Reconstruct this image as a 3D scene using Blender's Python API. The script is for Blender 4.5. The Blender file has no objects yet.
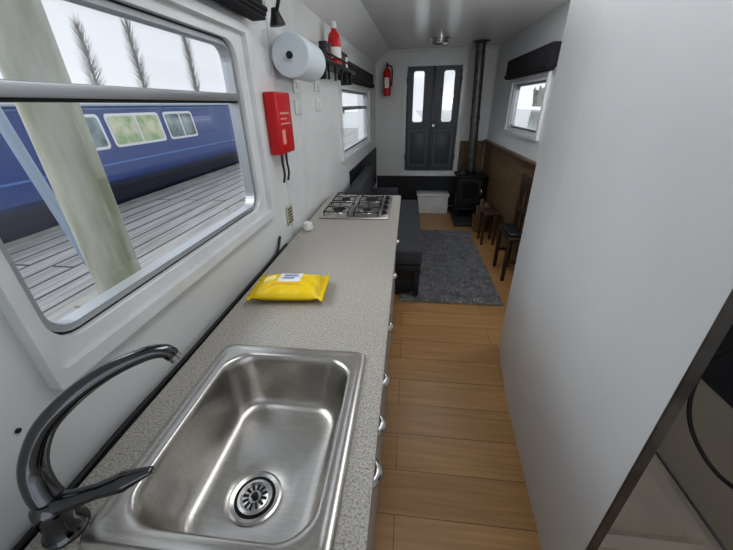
import bpy, bmesh, math, random
from mathutils import Vector, Matrix
random.seed(7)
scene=bpy.context.scene
COL=bpy.context.collection
# ---------------------------------------------------------------- materials
def mat(name,col,rough=.5,metal=0.0,nscale=0,namt=0.0,bump=0.0,bscale=None,coat=0.0,col2=None,stretch=None,spec=None):
    m=bpy.data.materials.new(name); m.use_nodes=True
    nt=m.node_tree; N=nt.nodes; L=nt.links; b=N['Principled BSDF']
    b.inputs['Base Color'].default_value=(*col,1); b.inputs['Roughness'].default_value=rough; b.inputs['Metallic'].default_value=metal
    if coat: b.inputs['Coat Weight'].default_value=coat; b.inputs['Coat Roughness'].default_value=.08
    if spec is not None: b.inputs['Specular IOR Level'].default_value=spec
    if nscale or bump:
        tc=N.new('ShaderNodeTexCoord'); mp=N.new('ShaderNodeMapping'); L.new(tc.outputs['Object'],mp.inputs[0])
        if stretch: mp.inputs['Scale'].default_value=stretch
    if nscale:
        n=N.new('ShaderNodeTexNoise'); n.inputs['Scale'].default_value=nscale; n.inputs['Detail'].default_value=6
        L.new(mp.outputs[0],n.inputs['Vector'])
        r=N.new('ShaderNodeValToRGB'); c2=col2 if col2 else tuple(c*(1-namt) for c in col)
        r.color_ramp.elements[0].color=(*c2,1); r.color_ramp.elements[1].color=(*col,1)
        r.color_ramp.elements[0].position=.35; r.color_ramp.elements[1].position=.65
        L.new(n.outputs['Fac'],r.inputs[0]); L.new(r.outputs[0],b.inputs['Base Color'])
    if bump:
        n2=N.new('ShaderNodeTexNoise'); n2.inputs['Scale'].default_value=bscale or nscale or 50; n2.inputs['Detail'].default_value=4
        L.new(mp.outputs[0],n2.inputs['Vector'])
        bp=N.new('ShaderNodeBump'); bp.inputs['Strength'].default_value=bump; bp.inputs['Distance'].default_value=.01
        L.new(n2.outputs['Fac'],bp.inputs['Height']); L.new(bp.outputs[0],b.inputs['Normal'])
    return m
def planks(name,c1,c2,cm,bw,rh,mortar,rough,rot=0,grain=(3,60,3),gamt=.25,coat=0):
    m=bpy.data.materials.new(name); m.use_nodes=True; nt=m.node_tree; N=nt.nodes; L=nt.links; b=N['Principled BSDF']
    tc=N.new('ShaderNodeTexCoord'); mp=N.new('ShaderNodeMapping'); mp.inputs['Rotation'].default_value=(0,0,rot)
    L.new(tc.outputs['Object'],mp.inputs[0])
    br=N.new('ShaderNodeTexBrick'); br.inputs['Color1'].default_value=(*c1,1); br.inputs['Color2'].default_value=(*c2,1); br.inputs['Mortar'].default_value=(*cm,1)
    br.inputs['Scale'].default_value=1; br.inputs['Brick Width'].default_value=bw; br.inputs['Row Height'].default_value=rh; br.inputs['Mortar Size'].default_value=mortar; br.inputs['Mortar Smooth'].default_value=.2
    L.new(mp.outputs[0],br.inputs['Vector'])
    mp2=N.new('ShaderNodeMapping'); mp2.inputs['Scale'].default_value=grain; L.new(mp.outputs[0],mp2.inputs[0])
    n=N.new('ShaderNodeTexNoise'); n.inputs['Scale'].default_value=1; n.inputs['Detail'].default_value=8; L.new(mp2.outputs[0],n.inputs['Vector'])
    mr=N.new('ShaderNodeMapRange'); mr.inputs[1].default_value=.3; mr.inputs[2].default_value=.7; mr.inputs[3].default_value=1-gamt; mr.inputs[4].default_value=1.1
    L.new(n.outputs['Fac'],mr.inputs[0])
    mx=N.new('ShaderNodeMix'); mx.data_type='RGBA'; mx.blend_type='MULTIPLY'; mx.inputs[0].default_value=1
    L.new(br.outputs['Color'],mx.inputs[6]); L.new(mr.outputs[0],mx.inputs[7]); L.new(mx.outputs[2],b.inputs['Base Color'])
    b.inputs['Roughness'].default_value=rough
    if coat: b.inputs['Coat Weight'].default_value=coat; b.inputs['Coat Roughness'].default_value=.25
    return m
def glassmat(name,tint=(1,1,1),fac=.07,rough=.02,haze=0):
    m=bpy.data.materials.new(name); m.use_nodes=True; nt=m.node_tree; N=nt.nodes; L=nt.links
    out=N['Material Output']; N.remove(N['Principled BSDF'])
    t=N.new('ShaderNodeBsdfTransparent'); t.inputs[0].default_value=(*tint,1)
    g=N.new('ShaderNodeBsdfGlossy'); g.inputs['Roughness'].default_value=rough
    mx=N.new('ShaderNodeMixShader'); mx.inputs[0].default_value=fac
    L.new(t.outputs[0],mx.inputs[1]); L.new(g.outputs[0],mx.inputs[2])
    last=mx
    if haze:
        d=N.new('ShaderNodeBsdfDiffuse'); d.inputs[0].default_value=(.8,.83,.86,1)
        m2=N.new('ShaderNodeMixShader'); m2.inputs[0].default_value=haze
        L.new(mx.outputs[0],m2.inputs[1]); L.new(d.outputs[0],m2.inputs[2]); last=m2
    L.new(last.outputs[0],out.inputs[0]); return m
M={}
M['wall']=mat('painted_white_wall',(.74,.755,.76),.38,nscale=3,namt=.06,bump=.03,bscale=12)
M['part']=mat('painted_partition',(.76,.785,.81),.45,nscale=2.2,namt=.05,bump=.04,bscale=7)
M['ceil']=mat('painted_ceiling',(.80,.81,.81),.25,nscale=2,namt=.05)
M['trim']=mat('white_gloss_trim',(.76,.775,.785),.28,nscale=9,namt=.08)
M['alu']=mat('aluminium_frame',(.50,.52,.54),.38,.85)
M['rubber']=mat('black_rubber',(.02,.02,.022),.6)
M['black']=mat('black_plastic',(.018,.018,.02),.4)
M['castiron']=mat('cast_iron',(.025,.025,.028),.55,.3,nscale=60,namt=.3)
M['flue']=mat('dull_flue_metal',(.16,.15,.14),.42,.7,nscale=14,namt=.4)
M['steel']=mat('brushed_steel',(.60,.58,.55),.29,1.0,nscale=30,namt=.10,bump=.03,bscale=90,stretch=(1,8,1))
M['chrome']=mat('chrome_dark_reflection',(.14,.143,.15),.09,1.0)  # dark base colour stands in for the dim interior the tap mirrors
M['nickel']=mat('satin_nickel',(.6,.6,.6),.25,1.0)
M['red']=mat('red_plastic',(.56,.015,.02),.35)
M['redlabel']=mat('label_text',(.75,.35,.3),.5)
M['white']=mat('white_plastic',(.8,.8,.78),.35)
M['paper']=mat('paper_towel',(.66,.73,.78),.9,bump=.2,bscale=120)
M['beige']=mat('beige_plastic',(.5,.46,.36),.5)
M['cream']=mat('cream_grp',(.50,.455,.39),.35,nscale=4,namt=.15)
M['navy']=mat('dark_navy_paint',(.025,.03,.04),.45)
M['dado']=mat('charcoal_dado',(.022,.025,.032),.5)
M['door']=mat('slate_grey_door',(.085,.098,.118),.42,nscale=6,namt=.12)
M['doorlt']=mat('slate_grey_moulding',(.13,.145,.17),.4)
M['fabric']=mat('charcoal_fabric',(.075,.078,.09),.95,nscale=180,namt=.4,bump=.4,bscale=300)
M['blind']=mat('dark_blind_fabric',(.025,.025,.030),.9,nscale=90,namt=.3)
M['wood']=mat('oak_veneer',(.19,.125,.07),.45,nscale=2.5,namt=.4,stretch=(6,1,22))
M['darkwood']=mat('dark_wood',(.07,.038,.022),.45,nscale=4,namt=.4,stretch=(6,2,20))
M['slate']=mat('slate_hearth',(.04,.04,.045),.6,nscale=8,namt=.4)
M['cab']=mat('cabinet_laminate',(.46,.46,.45),.35)
M['floor']=planks('oak_laminate',(.44,.258,.115),(.365,.21,.09),(.20,.11,.05),1.25,.19,.0022,.34,rot=0,grain=(2.5,45,3),gamt=.22)
M['deck']=planks('weathered_decking',(.44,.42,.40),(.36,.35,.34),(.06,.06,.06),3.0,.145,.010,.8,rot=math.pi/2,grain=(2,40,2),gamt=.4)
M['post']=mat('weathered_post',(.44,.43,.37),.9,nscale=5,col2=(.25,.26,.18),stretch=(3,3,.6),bump=.3,bscale=14)
M['beam']=mat('weathered_beam',(.36,.35,.32),.9,nscale=5,namt=.4)
M['glass']=glassmat('window_glass')
M['glasshaze']=glassmat('hazed_glass',fac=.10,rough=.1,haze=.10)
M['stoveglass']=mat('stove_glass',(.02,.02,.02),.08)
# speckled worktop
m=bpy.data.materials.new('speckled_laminate'); m.use_nodes=True; nt=m.node_tree; N=nt.nodes; L=nt.links; b=N['Principled BSDF']
tc=N.new('ShaderNodeTexCoord'); 
n=N.new('ShaderNodeTexNoise'); n.inputs['Scale'].default_value=230; n.inputs['Detail'].default_value=3; n.inputs['Roughness'].default_value=.7
v=N.new('ShaderNodeTexVoronoi'); v.inputs['Scale'].default_value=420
L.new(tc.outputs['Object'],n.inputs['Vector']); L.new(tc.outputs['Object'],v.inputs['Vector'])
r=N.new('ShaderNodeValToRGB'); e=r.color_ramp.elements; e[0].position=.34; e[0].color=(.22,.20,.17,1); e[1].position=.48; e[1].color=(.49,.465,.425,1)
e2=r.color_ramp.elements.new(.66); e2.color=(.62,.60,.56,1)
L.new(n.outputs['Fac'],r.inputs[0])
bw=N.new('ShaderNodeRGBToBW'); L.new(v.outputs['Color'],bw.inputs[0])
mx=N.new('ShaderNodeMix'); mx.data_type='RGBA'; mx.blend_type='MULTIPLY'; mx.inputs[0].default_value=.3
L.new(r.outputs[0],mx.inputs[6]); L.new(bw.outputs[0],mx.inputs[7]); L.new(mx.outputs[2],b.inputs['Base Color']); b.inputs['Roughness'].default_value=.34
M['counter']=m
# ---------------------------------------------------------------- helpers
def empty(name,loc=(0,0,0)):
    o=bpy.data.objects.new(name,None); COL.objects.link(o); o.empty_display_size=.05
    return o
def mk(name,verts,faces,m,parent=None,smooth=False,mats=None,fm=None):
    me=bpy.data.meshes.new(name); me.from_pydata([tuple(v) for v in verts],[],faces)
    o=bpy.data.objects.new(name,me); COL.objects.link(o)
    for mm in (mats or [m]): me.materials.append(mm)
    bm=bmesh.new(); bm.from_mesh(me); bmesh.ops.recalc_face_normals(bm,faces=bm.faces); bm.to_mesh(me); bm.free()
    if smooth:
        for p in me.polygons: p.use_smooth=True
    if parent: o.parent=parent
    return o
class Frame:
    def __init__(s,o,du,dn): s.o=Vector(o); s.du=Vector(du).normalized(); s.dn=Vector(dn).normalized()
    def __call__(s,u,z,w): return s.o+s.du*u+Vector((0,0,z))+s.dn*w
def boxes(name,lst,m,parent=None,frame=None,bevel=0,seg=2):
    bm=bmesh.new()
    for (a,b) in lst:
        vs=[]
        for i in (0,1):
            for j in (0,1):
                for k in (0,1):
                    c=((a,b)[i][0],(a,b)[j][1],(a,b)[k][2])
                    vs.append(bm.verts.new(frame(c[0],c[1],c[2]) if frame else c))
        for f in ((0,1,3,2),(4,6,7,5),(0,4,5,1),(2,3,7,6),(0,2,6,4),(1,5,7,3)): bm.faces.new([vs[i] for i in f])
    bmesh.ops.recalc_face_normals(bm,faces=bm.faces)
    if bevel: bmesh.ops.bevel(bm,geom=list(bm.edges),offset=bevel,segments=seg,affect='EDGES',profile=.5)
    me=bpy.data.meshes.new(name); bm.to_mesh(me); bm.free()
    o=bpy.data.objects.new(name,me); COL.objects.link(o); me.materials.append(m)
    if bevel:
        for p in me.polygons: p.use_smooth=True
        try: me.set_sharp_from_angle(angle=math.radians(50))
        except Exception: pass
    if parent: o.parent=parent
    return o
def box(name,a,b,m,parent=None,bevel=0,frame=None,seg=2): return boxes(name,[(a,b)],m,parent,frame,bevel,seg)
def lathe(name,prof,m,parent=None,origin=(0,0,0),axis=(0,0,1),seg=40,smooth=True):
    ax=Vector(axis).normalized(); q=Vector((0,0,1)).rotation_difference(ax); o=Vector(origin)
    vs=[];fs=[]
    for (rr,h) in prof:
        for i in range(seg):
            a=2*math.pi*i/seg; vs.append(o+q@Vector((rr*math.cos(a),rr*math.sin(a),h)))
    for k in range(len(prof)-1):
        for i in range(seg):
            j=(i+1)%seg; fs.append((k*seg+i,k*seg+j,(k+1)*seg+j,(k+1)*seg+i))
    fs.append(tuple(range(seg))[::-1]); fs.append(tuple(range((len(prof)-1)*seg,len(prof)*seg)))
    ob=mk(name,vs,fs,m,parent,smooth)
    try: ob.data.set_sharp_from_angle(angle=math.radians(40))
    except Exception: pass
    return ob
def cyl(name,p0,p1,r,m,parent=None,r2=None,seg=28):
    p0=Vector(p0);p1=Vector(p1); h=(p1-p0).length
    return lathe(name,[(r,0),(r if r2 is None else r2,h)],m,parent,p0,(p1-p0),seg)
def catmull(P,n=8):
    P=[Vector(p) for p in P]; out=[]
    Q=[2*P[0]-P[1]]+P+[2*P[-1]-P[-2]]
    for i in range(1,len(Q)-2):
        for k in range(n):
            t=k/n; a,b,c,d=Q[i-1],Q[i],Q[i+1],Q[i+2]
            out.append(.5*((2*b)+(c-a)*t+(2*a-5*b+4*c-d)*t*t+(3*b-a-3*c+d)*t**3))
    out.append(P[-1]); return out
def tube(name,P,r,m,parent=None,seg=14,n=8,flat=1.0):
    pts=catmull([p[:3] for p in P],n); R=r if isinstance(r,(list,tuple)) else [r]*len(P)
    rs=[]
    for i in range(len(P)-1):
        for k in range(n): rs.append(R[i]+(R[i+1]-R[i])*k/n)
    rs.append(R[-1])
    vs=[];fs=[]; up=Vector((.123,.05,1)).normalized()
    prev=None
    for i,p in enumerate(pts):
        t=(pts[min(i+1,len(pts)-1)]-pts[max(i-1,0)]).normalized()
        if prev is None: nrm=t.cross(up if abs(t.dot(up))<.95 else Vector((1,0,0))).normalized()
        else: nrm=(prev-t*prev.dot(t)).normalized()
        prev=nrm; bn=t.cross(nrm)
        for k in range(seg):
            a=2*math.pi*k/seg; vs.append(p+(nrm*math.cos(a)+bn*math.sin(a)*flat)*rs[i])
    for i in range(len(pts)-1):
        for k in range(seg):
            j=(k+1)%seg; fs.append((i*seg+k,i*seg+j,(i+1)*seg+j,(i+1)*seg+k))
    fs.append(tuple(range(seg))); fs.append(tuple(range((len(pts)-1)*seg,len(pts)*seg)))
    return mk(name,vs,fs,m,parent,True)
def rrect(x0,x1,y0,y1,r,k=7):
    pts=[]
    for (cx,cy,a0) in ((x1-r,y1-r,0),(x0+r,y1-r,90),(x0+r,y0+r,180),(x1-r,y0+r,270)):
        for i in range(k):
            a=math.radians(a0+90*i/(k-1)); pts.append((cx+r*math.cos(a),cy+r*math.sin(a)))
    return pts
def ring(name,out,inn,w0,w1,m,parent,frame):
    n=len(out); vs=[frame(u,z,w0) for u,z in out]+[frame(u,z,w1) for u,z in out]+[frame(u,z,w0) for u,z in inn]+[frame(u,z,w1) for u,z in inn]
    fs=[]
    for i in range(n):
        j=(i+1)%n
        fs+=[(i,j,n+j,n+i),(n+i,n+j,3*n+j,3*n+i),(3*n+i,3*n+j,2*n+j,2*n+i),(2*n+i,2*n+j,j,i)]
    return mk(name,vs,fs,m,parent)
def window(name,fr,u0,u1,z0,z1,mull=None,r=.06,ml=.06):
    g=empty(name)
    ring('casing',rrect(u0-ml,u1+.10,z0-.06,z1+.055,.004),rrect(u0-ml*.5,u1+.06,z0-.03,z1+.03,.01),-.001,.024,M['trim'],g,fr)
    ring('reveal',rrect(u0-ml*.5-.005,u1+.065,z0-.035,z1+.035,.01),rrect(u0,u1,z0,z1,r),-.055,.006,M['trim'],g,fr)
    ring('gasket',rrect(u0-.002,u1+.002,z0-.002,z1+.002,r),rrect(u0+.006,u1-.006,z0+.006,z1-.006,r-.006),-.045,-.012,M['rubber'],g,fr)
    ring('frame',rrect(u0+.005,u1-.005,z0+.005,z1-.005,r-.004),rrect(u0+.018,u1-.018,z0+.018,z1-.018,r-.016),-.045,-.010,M['alu'],g,fr)
    if mull:
        box('mullion',(u0+.01,mull-.012,-.045),(u1-.01,mull+.012,-.004),M['alu'],g,.003,fr)
        box('mullion_seal',(u0+.01,mull-.018,-.04),(u1-.01,mull-.012,-.012),M['rubber'],g,0,fr)
        box('glass_upper',(u0+.01,mull,-.032),(u1-.01,z1-.01,-.028),M['glasshaze'],g,0,fr)
        box('glass_lower',(u0+.01,z0+.01,-.032),(u1-.01,mull,-.028),M['glass'],g,0,fr)
    else: box('glass',(u0+.01,z0+.01,-.032),(u1-.01,z1-.01,-.028),M['glass'],g,0,fr)
    return g
def wallholes(name,fr,u0,u1,z0,z1,w0,w1,holes,m):
    lst=[]; cur=u0
    for (a,b,c,d) in holes:
        lst.append(((cur,z0,w0),(a,z1,w1))); lst.append(((a,z0,w0),(b,c,w1))); lst.append(((a,d,w0),(b,z1,w1))); cur=b
    lst.append(((cur,z0,w0),(u1,z1,w1)))
    return boxes(name,lst,m,None,fr)
CEIL=2.15
FL=Frame((-.60,0,0),(0,1,0),(1,0,0))
YB=2.0
FF=Frame((-.60,YB,0),(.11,3.3,0),(3.3,-.11,0))
FR=Frame((1.12,0,0),(0,1,0),(-1,0,0))
FE=Frame((0,5.3,0),(1,0,0),(0,-1,0))
# ---------------------------------------------------------------- room shell
box('floor',(-.75,-1.6,-.06),(1.3,5.4,0),M['floor'])
wallholes('wall_left',FL,-1.6,YB,0,CEIL,-.06,0,[(.365,1.345,1.10,1.735)],M['wall'])
wallholes('wall_left_saloon',FF,0,3.36,0,CEIL,-.06,0,[(.98,2.58,1.09,1.66)],M['wall'])
wallholes('wall_right',FR,-1.6,5.4,0,CEIL,-.06,0,[(3.27,4.33,1.22,1.70)],M['wall'])
wallholes('wall_end',FE,-.75,1.3,0,CEIL,-.08,0,[(-.04,.67,.6,1.95)],M['wall'])
box('ceiling',(-.75,-1.6,CEIL),(1.3,5.4,CEIL+.05),M['ceil'])
mk('trim_1',[(-.601,-1.6,1.99),(-.601,2,1.99),(-.49,5.31,1.99),(-.40,-1.6,CEIL+.001),(-.40,2,CEIL+.001),(-.29,5.31,CEIL+.001),(-.62,-1.6,CEIL+.01),(-.62,2,CEIL+.01),(-.51,5.31,CEIL+.01)],
   [(0,1,4,3),(1,2,5,4),(0,3,6),(2,8,5),(0,6,7,1),(1,7,8,2),(3,4,7,6),(4,5,8,7)],M['ceil'])
box('trim_2',(-.75,5.26,CEIL-.03),(1.12,5.3,CEIL),M['trim'],bevel=.005)
window('window_1',FL,.385,1.285,1.13,1.70,1.532,ml=.035)
window('window_2',FF,1.0,2.5,1.12,1.62,1.48,r=.05)
window('window_3',FR,3.3,4.25,1.25,1.66,None,r=.05)
box('trim_3',(1.62,.93,0),(YB,1.97,.006),M['trim'],None,0,FL)
box('dado_left',(1.25,.42,.001),(3.28,.93,.012),M['dado'],None,0,FF)
box('dado_end',(-.47,.06,.001),(.74,.51,.012),M['dado'],None,0,FE)
g=empty('dado_right')
box('panel',(2.0,.02,.001),(5.28,1.01,.014),M['wood'],g,0,FR)
box('ledge',(2.0,1.01,.001),(5.28,1.03,.05),M['wood'],g,.004,FR)
box('corner_panel',(.75,.06,.001),(1.10,1.01,.014),M['wood'],g,0,FE)
box('baseboard_end',(-.47,0,.001),(.17,.06,.014),M['trim'],None,0,FE)
lathe('wall_screw_cap',[(.004,0),(.004,.003),(.002,.004)],M['rubber'],None,FL(.285,1.05,.0),(1,0,0),14)
# ---------------------------------------------------------------- end door
g=empty('door_1')
ring('casing',rrect(-.10,.73,.54,2.0,.004),rrect(-.055,.685,.585,1.955,.004),0,.03,M['trim'],g,FE)
for s,(a,b) in enumerate(((-.05,.313),(.317,.68))):
    pa,pb=((a+.085,b-.125),(a+.125,b-.085))[s]
    gz0,gz1=1.26,1.90
    boxes('leaf_%d'%(s+1),[((a,.59,-.03),(b,gz0,.0)),((a,gz1,-.03),(b,1.95,0)),((a,gz0,-.03),(pa,gz1,0)),((pb,gz0,-.03),(b,gz1,0))],M['door'],g,FE)
    ring('glazing_bead_%d'%(s+1),rrect(pa-.012,pb+.012,gz0-.012,gz1+.012,.03),rrect(pa+.006,pb-.006,gz0+.006,gz1-.006,.03),-.005,.008,M['doorlt'],g,FE)
    box('pane_%d'%(s+1),(pa,gz0,-.02),(pb,gz1,-.016),M['glasshaze'],g,0,FE)
    ring('panel_moulding_%d'%(s+1),rrect(a+.05,b-.05,.66,1.16,.005),rrect(a+.068,b-.068,.678,1.142,.005),0,.01,M['doorlt'],g,FE)
    box('raised_panel_%d'%(s+1),(a+.085,.70,0),(b-.085,1.12,.008),M['door'],g,.004,FE)
    for hz in (.75,1.75): box('hinge_%d_%d'%(s,int(hz*10)),((a-.008) if s==0 else b-.004,hz,0),((a+.012) if s==0 else b+.008,hz+.07,.012),M['black'],g,0,FE)
box('meeting_strip',(.300,.59,0),(.330,1.95,.014),M['door'],g,.003,FE)
lathe('door_knob',[(.008,0),(.008,.02),(.022,.025),(.024,.04),(.014,.05)],M['nickel'],g,(.345,5.3,1.22),(0,-1,0),20)
box('sill',(-.12,.515,0),(.75,.545,.05),M['trim'],g,.004,FE)
g=empty('entry_step')
boxes('riser',[((.17,5.02,0),(.62,5.285,.26))],M['trim'],g,bevel=.004)
box('tread',(.155,5.0,.26),(.635,5.285,.29),M['trim'],g,.006)
# ---------------------------------------------------------------- partition (bathroom)
def PX(y): return .51+.066*y
t=.022; YN=.545
vs=[]
for (y,dx) in ((YN,0),(1.44,0),(1.90,.036)):
    for z in (0,CEIL-.0):
        yy=y-(.07 if (y==1.44 and z>0) else 0)
        vs+= [(PX(yy)+dx,yy,z),(PX(yy)+dx+t,yy,z)]
fs=[]
for k in range(2):
    a=4*k; b=a+4
    fs+=[(a,b,b+2,a+2),(a+1,a+3,b+3,b+1),(a,a+1,b+1,b),(a+2,b+2,b+3,a+3)]
fs+=[(0,2,3,1),(8,9,11,10)]
mk('wall_partition',vs,fs,M['part'])
boxes('trim_4',[((PX(YN)-.001,YN-.006,0),(PX(YN)+t+.001,YN,CEIL))],M['flue'])
box('wall_bathroom',(PX(1.9)+.059,1.865,0),(1.12,1.90,CEIL),M['part'])
g=empty('shower_tray')
tv=[]
for (dx,x1,y0,y1,z,r) in ((.03,1.10,.66,1.85,.0,.02),(.03,1.10,.66,1.85,.15,.02),(.06,1.07,.70,1.80,.155,.04),(.085,1.04,.73,1.76,.13,.06),(.12,1.0,.78,1.70,.125,.05)):
    tv.append([(x1-(x1-x)*(x1-(PX(y)+dx))/(x1-.60),y,z) for x,y in rrect(.60,x1,y0,y1,r)])
n=len(tv[0]); V=[p for q in tv for p in q]; Fs=[]
for k in range(len(tv)-1):
    for i in range(n): j=(i+1)%n; Fs.append((k*n+i,k*n+j,(k+1)*n+j,(k+1)*n+i))
Fs.append(tuple(range((len(tv)-1)*n,len(tv)*n)))
mk('tray',V,Fs,M['cream'],g)
lathe('waste',[(.03,0),(.032,.004),(.018,.006),(.016,.002)],M['rubber'],g,(.83,.84,.126))
box('shower_wall_lining',(.62,.156,.0),(1.85,.58,.012),M['cream'],None,0,FR)
box('shower_wall_dark_panel',(.2,.58,.0),(1.85,1.3,.014),M['navy'],None,0,FR)
tube('shower_hose',[(1.06,.80,.95),(1.03,.95,.78),(1.04,.99,.60),(1.04,.93,.46),(1.05,.80,.40),(1.05,.65,.46)],.007,M['rubber'])
# ---------------------------------------------------------------- kitchen run
g=empty('kitchen_cabinet')
zt=.90
boxes('carcass',[((-.565,-.3,.08),(-.085,.19,.868)),((-.565,.71,.08),(-.085,2.44,.868)),((-.565,.19,.08),(-.085,.71,.70)),((-.12,.19,.7),(-.085,.71,.868)),((-.565,.19,.7),(-.52,.71,.868))],M['cab'],g)
box('plinth',(-.55,-.3,0),(-.13,2.42,.08),M['dado'],g)
fronts=[(-.28,.22),(.23,.49),(.50,.62),(.63,.78),(.79,1.13),(1.14,1.48),(1.49,1.83),(1.84,2.42)]
for i,(a,b) in enumerate(fronts):
    if i in (1,2,3,4):
        box('drawer_front_%d'%i,(-.085,a,.70),(-.068,b,.86),M['cab'],g,.002)
        box('door_front_%d'%i,(-.085,a,.09),(-.068,b,.695),M['cab'],g,.002)
    else: box('door_front_%d'%i,(-.085,a,.09),(-.068,b,.86),M['cab'],g,.002)
for i,y in enumerate((.43,.55,.70,.96,1.35,1.78)):
    tube('handle_%d'%i,[(-.068,y-.026,.80),(-.050,y-.022,.80),(-.040,y,.80),(-.050,y+.022,.80),(-.068,y+.026,.80)],[.007,.011,.013,.011,.007],M['nickel'],g,12,5)
w=empty('kitchen_worktop')
X0,X1=-.565,-.045; sx0,sx1,sy0,sy1=-.475,-.115,.225,.67
boxes('slab',[((X0,-.3,.87),(X1,sy0,zt)),((X0,sy1,.87),(X1,2.45,zt)),((X0,sy0,.87),(sx0,sy1,zt)),((sx1,sy0,.87),(X1,sy1,zt))],M['counter'],w)
box('front_edge',(X1,-.3,.868),(X1+.004,2.45,zt-.001),M['counter'],w)
box('end_strip',(X0,2.45,.868),(X1,2.455,zt-.001),M['cab'],w)
box('worktop_gap_filler',(-.598,-.3,.80),(-.566,1.5,.885),M['rubber'])
tube('black_cable',[(-.583,.05,.893),(-.582,.3,.895),(-.578,.42,.903),(-.584,.6,.892),(-.577,.8,.90),(-.584,1.0,.893),(-.585,1.25,.892),(-.586,1.35,.90),(-.590,1.42,.95)],.006,M['rubber'])
s=empty('kitchen_sink')
def sk(x0,x1,y0,y1,r,z): return [(x+.003,y,z) for x,y in rrect(x0,x1,y0,y1,r,9)]
rings=[sk(-.495,-.093,.20,.692,.028,.9005),sk(-.494,-.094,.201,.691,.027,.906),sk(-.489,-.099,.206,.686,.024,.909),
 sk(-.478,-.110,.217,.676,.03,.909),sk(-.474,-.114,.221,.672,.034,.9055),sk(-.462,-.126,.236,.662,.06,.9055),sk(-.458,-.130,.241,.657,.066,.903),sk(-.453,-.135,.247,.651,.07,.892),
 sk(-.446,-.144,.256,.642,.072,.82),sk(-.437,-.153,.266,.632,.072,.772),sk(-.425,-.165,.278,.620,.068,.757),sk(-.405,-.185,.298,.598,.06,.751)]
dc=(-.303,.385)
def circ(r,z): 
    P=[]
    for a0 in (0,90,180,270):
        for i in range(9):
            a=math.radians(a0+90*i/8*.97+1); P.append((dc[0]+r*math.cos(a),dc[1]+r*math.sin(a),z))
    return P
rings+=[circ(.060,.7465),circ(.055,.743)]
n=36; V=[p for q in rings for p in q]; Fs=[]
for k in range(len(rings)-1):
    for i in range(n): j=(i+1)%n; Fs.append((k*n+i,k*n+j,(k+1)*n+j,(k+1)*n+i))
o=mk('bowl',V,Fs,M['steel'],s,True)
sd=o.modifiers.new('s','SUBSURF'); sd.levels=1; sd.render_levels=1
lathe('waste_ring',[(.056,-.003),(.057,.001),(.052,.003),(.044,.0),(.041,-.006)],M['nickel'],s,(dc[0],dc[1],.745))
lathe('waste_well',[(.043,-.012),(.043,-.002)],M['rubber'],s,(dc[0],dc[1],.744))
lathe('strainer_rim',[(.036,0),(.037,.004),(.031,.005),(.030,.001)],M['nickel'],s,(dc[0],dc[1],.7425))
lathe('strainer_dish',[(.030,0),(.024,.003),(.012,.004),(.008,.004)],M['nickel'],s,(dc[0],dc[1],.7425))
for i in range(12):
    a=2*math.pi*i/12; c,sn=math.cos(a),math.sin(a)
    p0=Vector((dc[0]+.0135*c,dc[1]+.0135*sn,.7462)); p1=Vector((dc[0]+.0265*c,dc[1]+.0265*sn,.7452)); q=Vector((-sn,c,0))*.0028
    mk('slot_%d'%i,[p0-q,p0+q,p1+q,p1-q,*[v+Vector((0,0,.0012)) for v in (p0-q,p0+q,p1+q,p1-q)]],[(0,1,2,3),(4,5,6,7),(0,1,5,4),(2,3,7,6),(1,2,6,5),(0,3,7,4)],M['rubber'],s)
lathe('strainer_knob',[(.007,0),(.0075,.006),(.005,.009)],M['rubber'],s,(dc[0],dc[1],.746),seg=20)
# tap
t_=empty('mixer_tap')
lathe('base_flange',[(.031,0),(.031,.004),(.027,.008),(.024,.03),(.025,.055),(.023,.068),(.014,.076)],M['chrome'],t_,(-.525,.228,.90))
tube('spout',[(-.527,.232,.955),(-.541,.239,.99),(-.544,.252,1.03),(-.524,.274,1.080),(-.487,.302,1.118),(-.445,.335,1.143),(-.405,.365,1.153),(-.385,.380,1.149),(-.377,.386,1.137)],[.021,.020,.018,.0155,.014,.0125,.0115,.0115,.012],M['chrome'],t_,20,8)
cyl('aerator',(-.377,.386,1.138),(-.374,.388,1.128),.0110,M['nickel'],t_)
tube('lever',[(-.525,.228,.963),(-.495,.237,.968),(-.455,.248,.980),(-.415,.259,.993),(-.372,.272,1.008)],[.019,.016,.013,.017,.006],M['chrome'],t_,16,8,.75)
g=empty('black_sponge')
box('body',(-.44,.135,.90),(-.36,.185,.925),M['black'],g,.008)
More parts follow.
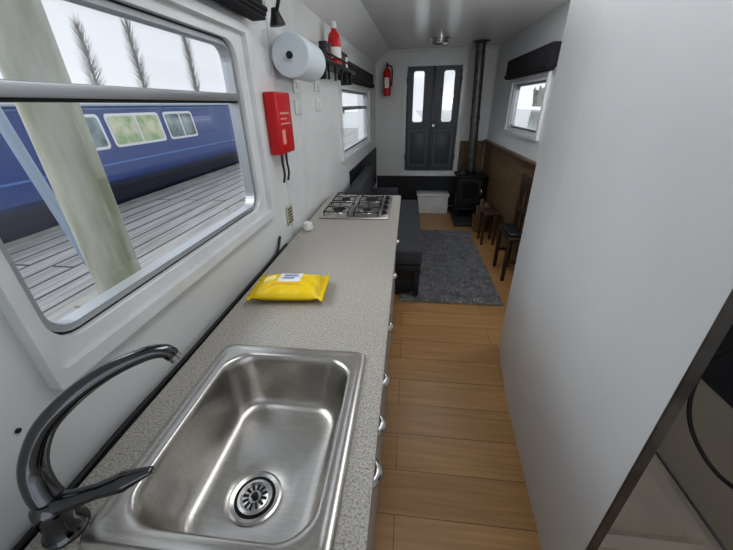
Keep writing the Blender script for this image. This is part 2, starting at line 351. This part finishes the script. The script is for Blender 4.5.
# hob
h=empty('gas_hob')
hx0,hx1,hy0,hy1=-.515,-.10,1.86,2.38
box('hotplate',(hx0,hy0,.90),(hx1,hy1,.912),M['steel'],h,.005)
for i,(bx,by,rr) in enumerate(((-.415,1.99,.046),(-.415,2.25,.036),(-.235,1.99,.036),(-.235,2.25,.050))):
    lathe('burner_base_%d'%i,[(rr+.014,0),(rr+.012,.003),(rr*.9,.004),(rr*.9,.010)],M['nickel'],h,(bx,by,.912))
    lathe('burner_cap_%d'%i,[(rr*.85,0),(rr*.85,.005),(rr*.7,.008)],M['castiron'],h,(bx,by,.922))
    zz=.938; a=.11; c=.075
    boxes('support_frame_%d'%i,[((bx-c,by-a,zz-.003),(bx+c,by-a+.005,zz+.002)),((bx-c,by+a-.005,zz-.003),(bx+c,by+a,zz+.002)),((bx-c,by-a,zz-.003),(bx-c+.005,by+a,zz+.002)),((bx+c-.005,by-a,zz-.003),(bx+c,by+a,zz+.002))],M['castiron'],h)
    for kx,ky in ((1,0),(-1,0),(0,1),(0,-1)):
        ex=c if kx else a
        cyl('support_bar_%d_%d%d'%(i,kx,ky),(bx+kx*.025,by+ky*.025,zz+.001),(bx+kx*ex,by+ky*ex,zz),.003,M['castiron'],h,seg=8)
    for kx in (-1,1):
        for ky in (-1,1): cyl('support_foot_%d_%d%d'%(i,kx,ky),(bx+kx*(c-.003),by+ky*(a-.003),.911),(bx+kx*(c-.003),by+ky*(a-.003),zz),.003,M['castiron'],h,seg=8)
for i in range(4): lathe('knob_%d'%i,[(.018,0),(.018,.004),(.014,.006),(.013,.020),(.010,.022)],M['black'],h,(-.13,1.95+.115*i,.912),seg=20)
# wipes packet
NX,NY=30,18; V=[];Fs=[]
for side in (1,-1):
    for i in range(NX+1):
        for j in range(NY+1):
            u=i/NX*2-1; v=j/NY*2-1
            inner=max(0,1-(abs(u)/.86)**5) if abs(u)<.86 else 0
            hgt=(inner**.5)*(max(0,1-abs(v)**3.2)**.5)
            wr=.0025*math.sin(17*u+5*v)*(1-hgt)+ .0018*math.sin(9*v+13*u*u)
            half=.028
            z=half*hgt*(1 if side>0 else .95)*side+(wr if side>0 else 0)*min(1,hgt+.2)+(.0007*side)
            cr=1-.05*hgt
            V.append((u*.13,v*.078*(1+.10*(abs(u)>.88))*cr+ .0*u, z+.029 + (.006*math.sin(v*20)*(abs(u)>.9))))
o1=(NX+1)*(NY+1)
for sidx in (0,1):
    for i in range(NX):
        for j in range(NY):
            a=sidx*o1+i*(NY+1)+j; Fs.append((a,a+1,a+NY+2,a+NY+1))
for i in range(NX):
    for j in (0,NY):
        a=i*(NY+1)+j; b_=a+NY+1; Fs.append((a,b_,b_+o1,a+o1))
for j in range(NY):
    for i in (0,NX):
        a=i*(NY+1)+j; Fs.append((a,a+1,a+1+o1,a+o1))
ym=mat('yellow_film',(.82,.58,.012),.3,bump=.35,bscale=22)
wp=empty('wet_wipes_packet')
pk=mk('packet',V,Fs,ym,wp,True)
def patch(name,u0,u1,v0,v1,m,lift=.0015):
    vs=[];fs=[];n=10
    for i in range(n+1):
        for j in range(n+1):
            u=u0+(u1-u0)*i/n; v=v0+(v1-v0)*j/n
            inner=max(0,1-(abs(u)/.86)**5); hgt=(inner**.5)*(max(0,1-abs(v)**3.2)**.5)
            z=.028*hgt+.0018*math.sin(9*v+13*u*u)+.0025*math.sin(17*u+5*v)*(1-hgt)+.029+lift
            vs.append((u*.13,v*.078*(1-.05*hgt),z))
    for i in range(n):
        for j in range(n): a=i*(n+1)+j; fs.append((a,a+1,a+n+2,a+n+1))
    return mk(name,vs,fs,m,wp,True)
patch('resealable_label',-.32,.30,-.15,.74,M['white'])
patch('label_graphic',-.20,.18,.38,.58,mat('label_blue',(.10,.25,.6),.4),.0028)
patch('label_text_line',-.2,.12,.06,.20,mat('label_grey',(.25,.35,.5),.4),.0028)
patch('brand_band',-.45,.35,-.48,-.28,mat('brand_orange',(.80,.45,.02),.35),.001)
patch('front_text',-.7,-.42,-.1,.45,mat('label_yellow_light',(.95,.85,.3),.4),.001)
wp.location=(-.398,.985,.90); wp.rotation_euler=(0,0,math.radians(4))
lathe('white_tap_cap',[(.020,0),(.027,.006),(.028,.02),(.024,.04),(.012,.048)],M['white'],None,(-.525,1.66,.90))
# ---------------------------------------------------------------- wall items left
g=empty('fire_blanket')
box('case',(1.47,1.31,0.001),(1.655,1.555,.055),M['red'],g,.008,FL,3)
boxes('label',[((1.50,1.47,.055),(1.61,1.478,.0562)),((1.50,1.45,.055),(1.58,1.456,.0562)),((1.50,1.43,.055),(1.62,1.436,.0562))],M['redlabel'],g,FL)
box('label_panel',(1.50,1.35,.055),(1.54,1.41,.0562),M['redlabel'],g,0,FL)
for k,u in enumerate((1.53,1.59)):
    tube('pull_tape_%d'%k,[FL(u,1.315,.03),FL(u,1.27,.028),FL(u+.004,1.22,.03),FL(u+.003,1.18,.022)],.005,M['black'],g,8,4)
g=empty('wall_vent')
box('plate',(1.56,.955,.001),(1.64,1.05,.008),M['beige'],g,.002,FL)
for k in range(5): box('slat_%d'%k,(1.57,.968+.016*k,.008),(1.63,.974+.016*k,.011),M['darkwood'],g,0,FL)
for k,(u,z) in enumerate(((1.86,1.56),(1.86,1.46))):  # pale plates stand in for glints on the glossy wall
    g=empty('glint_plate' if k==0 else 'glint_plate.001')
    box('plate',(u,z,.007),(u+.10,z+.07,.016),M['white'],g,.003,FL)
    box('glint_inset',(u+.035,z+.02,.016),(u+.065,z+.05,.02),M['trim'],g,.002,FL)
for k,(u,z) in enumerate(((.28,1.58),(.28,1.47))):  # two further glints modelled as pale plates
    g=empty('glint_plate.00%d'%(k+2))
    box('plate',(u,z,.001),(u+.10,z+.07,.010),M['white'],g,.003,FF)
    box('glint_inset',(u+.035,z+.02,.010),(u+.065,z+.05,.014),M['trim'],g,.002,FF)
g=empty('paper_towel_roll')
lathe('roll',[(.022,0),(.078,0),(.082,.004),(.082,.30),(.078,.304),(.022,.304)],M['paper'],g,(-.505,1.60,1.69),(0,1,0),48)
cyl('core',(-.505,1.59,1.69),(-.505,1.93,1.69),.02,M['paper'],g)
cyl('core_hole',(-.505,1.586,1.69),(-.505,1.592,1.69),.014,M['black'],g)
box('bracket_far',(-.599,1.93,1.66),(-.49,1.945,1.72),M['black'],g,.004)
g=empty('wall_lamp_arm')
box('mount',(1.50,1.86,.001),(1.56,2.0,.02),M['black'],g,.004,FL)
tube('arm',[FL(1.53,1.97,.02),FL(1.52,1.99,.08),FL(1.50,1.93,.12),FL(1.50,1.84,.10),FL(1.52,1.78,.06)],.007,M['black'],g,10)
lathe('lamp_head',[(.012,0),(.018,.02),(.03,.05),(.03,.055)],M['black'],g,FL(1.51,1.83,.08),(.1,.1,-1),20)
g=empty('wall_shelf')
box('board',(.15,1.715,.001),(1.05,1.735,.13),M['black'],g,.003,FF)
box('rail',(.15,1.76,.12),(1.05,1.768,.128),M['black'],g,0,FF)
for k in range(5): box('hook_%d'%k,(.25+.17*k,1.64,.10),(.27+.17*k,1.715,.112),M['black'],g,.002,FF)
box('bracket_1',(.2,1.64,.001),(.22,1.715,.1),M['black'],g,0,FF); box('bracket_2',(.95,1.64,.001),(.97,1.715,.1),M['black'],g,0,FF)
g=empty('red_sauce_bottle')
p=FF(.55,1.735,.08)
lathe('bottle',[(.038,0),(.042,.01),(.042,.13),(.034,.17),(.016,.19),(.016,.205)],M['red'],g,p,seg=28)
lathe('cap',[(.019,0),(.019,.03),(.01,.04)],M['white'],g,p+Vector((0,0,.2)),seg=20)
lathe('label',[(.0425,0),(.0425,.06)],M['white'],g,p+Vector((0,0,.04)),seg=28)
g=empty('spice_jars')
for k,(u,c) in enumerate(((.72,'darkwood'),(.80,'black'),(.88,'white'),(.30,'black'),(.38,'darkwood'))):
    lathe('jar_%d'%k,[(.028,0),(.028,.07),(.024,.08)],M[c],g,FF(u,1.735,.07),seg=20)
    lathe('lid_%d'%k,[(.026,0),(.026,.02)],M['black'],g,FF(u,1.815,.07),seg=20)
def blind(name,fr,u0,u1,z0,z1,w0=.002,w1=.07):
    g=empty(name); box('pelmet',(u0,z0+.02,w0),(u1,z1,w1),M['blind'],g,.006,fr)
    for k in range(3): box('fold_%d'%k,(u0+.01,z0+.012*k,w0+.02),(u1-.01,z0+.012*k+.014,w1+.006*(k+1)),M['blind'],g,.004,fr)
blind('roller_blind',FL,.25,1.43,1.775,1.93)
blind('roller_blind.001',FF,.96,2.62,1.68,1.82,.002,.06)
blind('roller_blind.002',FR,3.15,4.45,1.72,1.90,.002,.07)
g=empty('fire_extinguisher'); p=Vector((-.32,5.18,1.60))
lathe('cylinder',[(.03,0),(.05,.012),(.052,.03),(.052,.28),(.035,.32),(.016,.335),(.016,.35)],M['red'],g,p,seg=28)
box('valve',(p.x-.018,p.y-.018,p.z+.345),(p.x+.018,p.y+.018,p.z+.38),M['black'],g,.004)
box('handle',(p.x-.01,p.y-.06,p.z+.38),(p.x+.01,p.y+.02,p.z+.392),M['black'],g,.003)
tube('hose',[(p.x+.015,p.y,p.z+.36),(p.x+.06,p.y-.01,p.z+.34),(p.x+.068,p.y-.01,p.z+.24),(p.x+.06,p.y-.01,p.z+.12)],.009,M['black'],g,10)
box('label',(p.x-.03,p.y-.0545,p.z+.1),(p.x+.03,p.y-.05,p.z+.22),M['white'],g)
box('wall_bracket',(p.x-.015,p.y+.05,p.z+.05),(p.x+.015,5.299,p.z+.29),M['black'],g)
# ---------------------------------------------------------------- saloon
g=empty('bench_seat')
box('base',(-.48,2.50,.06),(.10,4.06,.30),M['dado'],g,.004)
box('front_rail',(-.10,2.48,.22),(.135,4.08,.31),M['black'],g,.004)
for k,(x,y) in enumerate(((.11,2.50),(.11,4.03),(-.42,2.52),(-.42,4.03))): box('leg_%d'%k,(x-.025,y-.025,0.031),(x+.02,y+.025,.25),M['black'],g,.003)
box('cushion',(-.49,2.47,.31),(.145,4.09,.455),M['fabric'],g,.03,None,4)
box('backrest',(-.52,2.60,.455),(-.40,4.05,.86),M['fabric'],g,.03,None,4)
box('end_cushion',(-.40,4.0,.455),(-.1,4.09,.60),M['fabric'],g,.03,None,4)
# shaggy rug: woven base plus thousands of short pile tufts in one mesh
V=[(-.02,2.42,.003),(.82,2.42,.003),(.82,4.22,.003),(-.02,4.22,.003),(-.02,2.42,.012),(.82,2.42,.012),(.82,4.22,.012),(-.02,4.22,.012)]
Fs=[(0,1,2,3),(4,5,6,7),(0,1,5,4),(1,2,6,5),(2,3,7,6),(3,0,4,7)]
for i in range(26000):
    x=random.uniform(-.025,.825); y=random.uniform(2.415,4.225); a=random.uniform(0,6.283); hh=random.uniform(.018,.034); wd=.006
    lx,ly=random.uniform(-.014,.014),random.uniform(-.014,.014); b0=len(V)
    V+=[(x-wd*math.cos(a),y-wd*math.sin(a),.008),(x+wd*math.cos(a),y+wd*math.sin(a),.008),(x+lx,y+ly,hh)]
    Fs.append((b0,b0+1,b0+2))
mk('shag_rug',V,Fs,mat('grey_shag',(.33,.335,.35),.95,nscale=12,col2=(.22,.225,.24)))
box('hearth',(.66,4.42,.0),(1.10,5.28,.05),M['slate'],None,.004)
g=empty('wood_stove'); sx,sy=.87,4.86
for k,(a,b) in enumerate(((-1,-1),(1,-1),(-1,1),(1,1))): cyl('leg_%d'%k,(sx+a*.15,sy+b*.12,.05),(sx+a*.14,sy+b*.11,.19),.016,M['castiron'],g,r2=.022,seg=12)
box('firebox',(sx-.17,sy-.15,.18),(sx+.17,sy+.16,.60),M['castiron'],g,.012)
box('top_plate',(sx-.20,sy-.19,.60),(sx+.20,sy+.18,.625),M['castiron'],g,.008)
lathe('flue_collar',[(.072,0),(.072,.03),(.062,.04)],M['castiron'],g,(sx,sy,.625))
box('bottom_plate',(sx-.19,sy-.20,.165),(sx+.19,sy+.16,.185),M['castiron'],g,.006)
FS=Frame((sx,sy-.15,0),(1,0,0),(0,-1,0))
ring('door_frame',rrect(-.14,.14,.25,.57,.05),rrect(-.10,.10,.31,.53,.05),0,.025,M['castiron'],g,FS)
box('door_glass',(-.11,.30,.002),(.11,.54,.012),M['stoveglass'],g,0,FS)
tube('door_handle',[FS(.125,.45,.02),FS(.135,.44,.06),FS(.135,.38,.065),FS(.125,.36,.03)],.007,M['nickel'],g,8,4)
lathe('air_control',[(.006,0),(.006,.02),(.016,.022),(.016,.03)],M['nickel'],g,FS(0,.215,0),(0,-1,0),16)
cyl('flue_pipe',(sx,sy,.65),(sx-.06,sy,CEIL),.055,M['flue'],g)
lathe('flue_joint',[(.06,0),(.06,.05)],M['flue'],g,(sx-.026,sy,1.30))
lathe('ceiling_flange',[(.10,0),(.10,.01),(.06,.03)],M['flue'],g,(sx-.06,sy,CEIL),(0,0,-1))
g=empty('stove_kettle')
lathe('pot',[(.05,0),(.06,.01),(.055,.06),(.03,.085),(.012,.095)],M['castiron'],g,(sx-.11,sy-.12,.626),seg=24)
tube('kettle_handle',[(sx-.16,sy-.12,.69),(sx-.14,sy-.12,.75),(sx-.08,sy-.12,.75),(sx-.06,sy-.12,.69)],.005,M['castiron'],g,8)
g=empty('log_basket')
lathe('basket',[(.08,0),(.10,.02),(.11,.20),(.115,.22),(.10,.22),(.09,.04)],mat('wicker',(.22,.12,.06),.8,nscale=60,namt=.5,bump=.6,bscale=80),g,(.97,4.28,.0),seg=30)
for k in range(5):
    a=random.uniform(0,6.28); cyl('log_%d'%k,(.97+.04*math.cos(a),4.28+.04*math.sin(a),.06),(.97+.07*math.cos(a+.4),4.28+.07*math.sin(a+.4),.32+.02*k),.025,M['wood'],g,seg=12)
g=empty('wooden_chair')
cy0,cy1=2.86,3.22
box('seat',(.91,cy0,.40),(1.06,cy1,.43),M['darkwood'],g,.006)
box('seat_pad',(.915,cy0+.02,.43),(1.03,cy1-.02,.465),M['black'],g,.012)
for k,(x,y,h_) in enumerate(((.925,cy0+.02,.40),(.925,cy1-.02,.40),(1.045,cy0+.02,.92),(1.045,cy1-.02,.92))): box('leg_%d'%k,(x-.015,y-.015,0),(x+.015,y+.015,h_),M['darkwood'],g,.003)
box('top_rail',(1.034,cy0+.02,.80),(1.055,cy1-.02,.92),M['darkwood'],g,.006)
box('mid_rail',(1.036,cy0+.02,.60),(1.053,cy1-.02,.65),M['darkwood'],g,.004)
for k in range(3): yy=cy0+.09+.085*k; box('slat_%d'%k,(1.038,yy-.012,.43),(1.05,yy+.012,.82),M['darkwood'],g,.002)
box('stretcher_1',(.92,cy0+.012,.18),(1.05,cy0+.028,.205),M['darkwood'],g); box('stretcher_2',(.92,cy1-.028,.18),(1.05,cy1-.012,.205),M['darkwood'],g)
g=empty('wooden_stool')
box('seat',(.88,3.76,.36),(1.05,4.0,.39),M['darkwood'],g,.006)
for k,(x,y) in enumerate(((.90,3.78),(.90,3.98),(1.03,3.78),(1.03,3.98))): cyl('leg_%d'%k,(x,y,0),(x,y,.36),.014,M['darkwood'],g,seg=12)
lathe('ceiling_vent',[(.11,0),(.11,.012),(.085,.018),(.085,.035),(.095,.04),(.09,.055),(.03,.065)],M['nickel'],None,(.31,4.56,CEIL),(0,0,-1))
g=empty('added_fill_fixture')  # unseen fixture, invented to carry the saloon fill point
lathe('rose',[(.05,0),(.05,.012),(.02,.02)],M['nickel'],g,(.90,1.90,1.72),(0,1,0),24)
tube('stem',[(.90,1.915,1.72),(.90,1.95,1.72),(.90,1.97,1.70),(.90,1.975,1.66)],.008,M['nickel'],g,10)
# ---------------------------------------------------------------- exterior
ZD=.70
box('dock_deck',(-2.6,-4,ZD-.1),(-.78,14,ZD),M['deck'])
boxes('dock_edge_beam',[((-2.68,-4,ZD-.25),(-2.6,14,ZD+.01)),((-.78,-4,ZD-.25),(-.72,14,ZD-.02))],M['beam'])
wm=mat('canal_water_surface',(.10,.12,.12),.12,nscale=1,namt=.3,bump=.3,bscale=3)
box('canal_water',(-15.9,-30,.0),(-.85,90,.1),wm)
box('canal_water.001',(1.4,-30,.0),(24,90,.1),wm)
g=empty('mooring_post')
PXm,PYm=-1.34,1.24
lathe('post',[(.095,0),(.09,1.4),(.085,3.0),(.06,3.04)],M['post'],g,(PXm,PYm,ZD),seg=24)
lathe('cap',[(.10,0),(.10,.04),(.02,.1)],M['post'],g,(PXm,PYm,ZD+3.0),seg=20)
box('base_plate',(PXm-.14,PYm-.14,ZD),(PXm+.14,PYm+.14,ZD+.02),M['beam'],g,.004)
ow=mat('galvanised_pole',(.33,.40,.50),.45,.2)
g=empty('boat_hook_pole')
tube('pole',[(-1.84,1.385,2.0),(-1.75,1.373,1.50),(-1.67,1.366,1.12),(-1.60,1.36,.80)],.024,ow,g,12)
tube('hook',[(-1.60,1.36,.80),(-1.585,1.37,.735),(-1.52,1.40,.722),(-1.49,1.41,.80)],.018,ow,g,10)
nb=empty('blue_narrowboat')
blue=mat('boat_blue_paint',(.014,.052,.235),.28,coat=.25); navy=mat('boat_hull_dark',(.010,.016,.045),.3,coat=.2)
def loftboat(name,ylist,prof,m,par):
    vs=[];fs=[];n=len(prof)
    for (y,sc) in ylist:
        for (x,z) in prof: vs.append((-3.75+(x)*sc,y,z))
    for k in range(len(ylist)-1):
        for i in range(n): j=(i+1)%n; fs.append((k*n+i,k*n+j,(k+1)*n+j,(k+1)*n+i))
    fs.append(tuple(range(n))); fs.append(tuple(range((len(ylist)-1)*n,len(ylist)*n)))
    return mk(name,vs,fs,m,par)
loftboat('hull',[(-5,1),(6.2,1),(7.2,.85),(8.2,.45),(8.8,.08)],[(1.0,.15),(1.03,.86),(-1.03,.86),(-1.0,.15)],navy,nb)
loftboat('gunwale',[(-5,1),(6.2,1),(7.2,.85),(8.2,.45),(8.85,.08)],[(1.06,.85),(1.06,.89),(-1.06,.89),(-1.06,.85)],navy,nb)
loftboat('cabin',[(-5,1),(5.9,1)],[(.95,.88),(.86,1.54),(.5,1.60),(0,1.63),(-.5,1.60),(-.86,1.54),(-.95,.88)],blue,nb)
lt=mat('boat_light_blue_stripe',(.10,.22,.5),.3)
def bxx(z): return -3.75+.95-.09*(z-.88)/.66
def plate(name,y0,y1,z0,z1,off,m,r=None):
    P=rrect(y0,y1,z0,z1,r or .002,6); vs=[(bxx(z)+off,y,z) for y,z in P]+[(bxx(z)-.01,y,z) for y,z in P]; n=len(P)
    return mk(name,vs,[tuple(range(n)),tuple(range(n,2*n))]+[(i,(i+1)%n,n+(i+1)%n,n+i) for i in range(n)],m,nb)
plate('coach_line',-5,5.85,1.03,1.045,.003,lt); plate('coach_line_upper',-5,5.85,1.505,1.518,.003,lt)
wg=mat('boat_window_glass',(.34,.42,.46),.06,nscale=5,col2=(.08,.12,.10)); wfr=mat('boat_window_frame',(.7,.7,.72),.3,.6)
wg2=mat('boat_window_reflection',(.30,.45,.20),.2,nscale=9,col2=(.7,.68,.5))  # green reflection in the middle pane, put into its colour
for k,(a,b) in enumerate(((-2.2,-1.2),(-.4,.6),(1.2,2.0),(2.55,3.08),(3.14,3.90),(3.98,4.55))):
    plate('window_frame_%d'%k,a,b,1.17,1.47,.008,wfr,.04); plate('window_pane_%d'%k,a+.03,b-.03,1.195,1.445,.012,wg2 if k==4 else wg,.03)
    plate('window_bar_%d'%k,(a+b)/2-.012,(a+b)/2+.012,1.195,1.445,.016,wfr)
roofm=mat('boat_roof_paint',(.30,.34,.38),.6)
loftboat('roof',[(-5,1),(5.95,1)],[(.90,1.535),(.5,1.605),(0,1.64),(-.5,1.605),(-.90,1.535),(0,1.59)],roofm,nb)
for k,y in enumerate((0.8,2.3,4.2,5.4)): lathe('mushroom_vent_%d'%k,[(.05,0),(.05,.05),(.09,.06),(.07,.10),(.02,.11)],wfr,nb,(-3.75,y,1.63),seg=18)
box('roof_rail',(-2.93,-5,1.56),(-2.90,5.8,1.585),roofm,nb)
box('far_bank',(-80,-30,.0),(-16,90,.75),mat('grass_bank',(.10,.12,.05),.9,nscale=2,namt=.5))
def hedge(name,x,y0,y1,z0,zh):
    vs=[];fs=[];n=220
    for i in range(n+1):
        y=y0+(y1-y0)*i/n; vs+=[(x,y,z0),(x+random.uniform(-.5,.5),y,z0+zh*random.uniform(.45,1.0))]
    for i in range(n): a=2*i; fs.append((a,a+2,a+3,a+1))
    return mk(name,vs,fs,mat('winter_hedge',(.19,.19,.17),1,nscale=1.2,col2=(.10,.11,.08)))
hedge('far_tree_line',-30,-15,80,.75,2.0)
bark=mat('bare_branches',(.22,.205,.19),.95)
def poplar(name,x,y,z0,H,R):
    vs=[];fs=[]
    def stick(p,q,r):
        b=len(vs); d=(q-p).normalized(); a=d.cross(Vector((1,.3,0))).normalized(); c=d.cross(a)
        for k in range(3): an=2.09*k; vs.append(p+(a*math.cos(an)+c*math.sin(an))*r)
        vs.append(q)
        for k in range(3): fs.append((b+k,b+(k+1)%3,b+3))
    stick(Vector((x,y,z0)),Vector((x,y,z0+H)),.14)
    for i in range(420):
        t=random.uniform(.02,.90); a=random.uniform(0,6.283); rr=R*math.sin(math.pi*min(1,t*.70+.22))
        p=Vector((x,y,z0+H*t)); q=p+Vector((rr*math.cos(a),rr*math.sin(a),H*random.uniform(.10,.20)))
        stick(p,q,.018)
    return mk(name,vs,fs,bark)
for k,(x,y,H) in enumerate(((-22,20.7,5.4),(-22,24.5,6.2),(-22,29.2,7.2),(-22,36.8,8.2),(-22,17.0,5.2),(-22,8,6),(-22,0,6))):
    poplar('poplar_tree' if k==0 else 'poplar_tree.%03d'%k,x,y,.75,H,.70)
hedge('near_tree_line',25,-15,80,.6,4)
# ---------------------------------------------------------------- world + lights
w=bpy.data.worlds.new('overcast'); scene.world=w; w.use_nodes=True; nt=w.node_tree; N=nt.nodes; L=nt.links
bg=N['Background']; tc=N.new('ShaderNodeTexCoord'); sp=N.new('ShaderNodeSeparateXYZ'); L.new(tc.outputs['Generated'],sp.inputs[0])
n=N.new('ShaderNodeTexNoise'); n.inputs['Scale'].default_value=2.5; n.inputs['Detail'].default_value=5; L.new(tc.outputs['Generated'],n.inputs['Vector'])
ad=N.new('ShaderNodeMath'); ad.operation='MULTIPLY_ADD'; ad.inputs[1].default_value=.5; L.new(n.outputs['Fac'],ad.inputs[0]); L.new(sp.outputs['Z'],ad.inputs[2])
r=N.new('ShaderNodeValToRGB'); e=r.color_ramp.elements; e[0].position=.1; e[0].color=(.86,.89,.93,1); e[1].position=.9; e[1].color=(.66,.73,.82,1)
L.new(ad.outputs[0],r.inputs[0]); L.new(r.outputs[0],bg.inputs[0]); bg.inputs[1].default_value=1.12
def light(name,kind,loc,d,energy,size=1,size_y=None,col=(1,1,1),angle=None):
    l=bpy.data.lights.new(name,kind); l.energy=energy; l.color=col
    if kind=='AREA': l.shape='RECTANGLE'; l.size=size; l.size_y=size_y or size
    if kind=='POINT': l.shadow_soft_size=size
    if angle is not None: l.angle=math.radians(angle)
    o=bpy.data.objects.new(name,l); COL.objects.link(o); o.location=loc; o.rotation_euler=Vector(d).to_track_quat('-Z','Y').to_euler(); return o
light('overcast_sun','SUN',(-5,0,6),(.80,.22,-.55),3.2,col=(.93,.97,1),angle=65)
light('galley_fill_light','AREA',(.15,.9,CEIL-.01),(0,0,-1),6,.5,1.4,(.97,.985,1))  # added fill under the ceiling, brightens the galley
light('saloon_fill_light','AREA',(.35,3.0,CEIL-.012),(0,0,-1),4,.4,.8,(.98,.99,1))  # added fill under the ceiling, brightens the saloon
light('saloon_fill_point','POINT',(.90,2.02,1.60),(0,0,-1),9,.05,None,(1,.99,.97))  # added fill hidden behind the partition, lifts saloon ceiling and end wall
light('bathroom_fill_light','AREA',(.85,1.2,CEIL-.012),(0,0,-1),3,.25,.25,(1,.96,.9))  # added fill, brightens the shower tray and its lining
# ---------------------------------------------------------------- camera
F=330.0; CX,CY=366.5,275.0; vx,vy,m_=410,104,-0.02
d=Vector(((vx-CX)/F,(CY-vy)/F,-1)); t=-(d.x*d.x+d.y*d.y+1)*F/(d.x-m_*d.y)
rr=Vector(((vx+t-CX)/F,(CY-vy-m_*t)/F,-1))
if rr.x<0: rr=-rr
d.normalize(); rr.normalize(); u=rr.cross(d); R=Matrix((rr,d,u))
cd=bpy.data.cameras.new('camera'); co=bpy.data.objects.new('camera',cd); COL.objects.link(co); scene.camera=co
co.matrix_world=Matrix.Translation((0,0,1.5))@R.to_4x4(); cd.lens=F/733*36; cd.clip_start=.02; cd.clip_end=300
scene.view_settings.view_transform='Standard'
for lk in ('Medium High Contrast','Standard - Medium High Contrast'):
    try: scene.view_settings.look=lk; break
    except Exception: pass
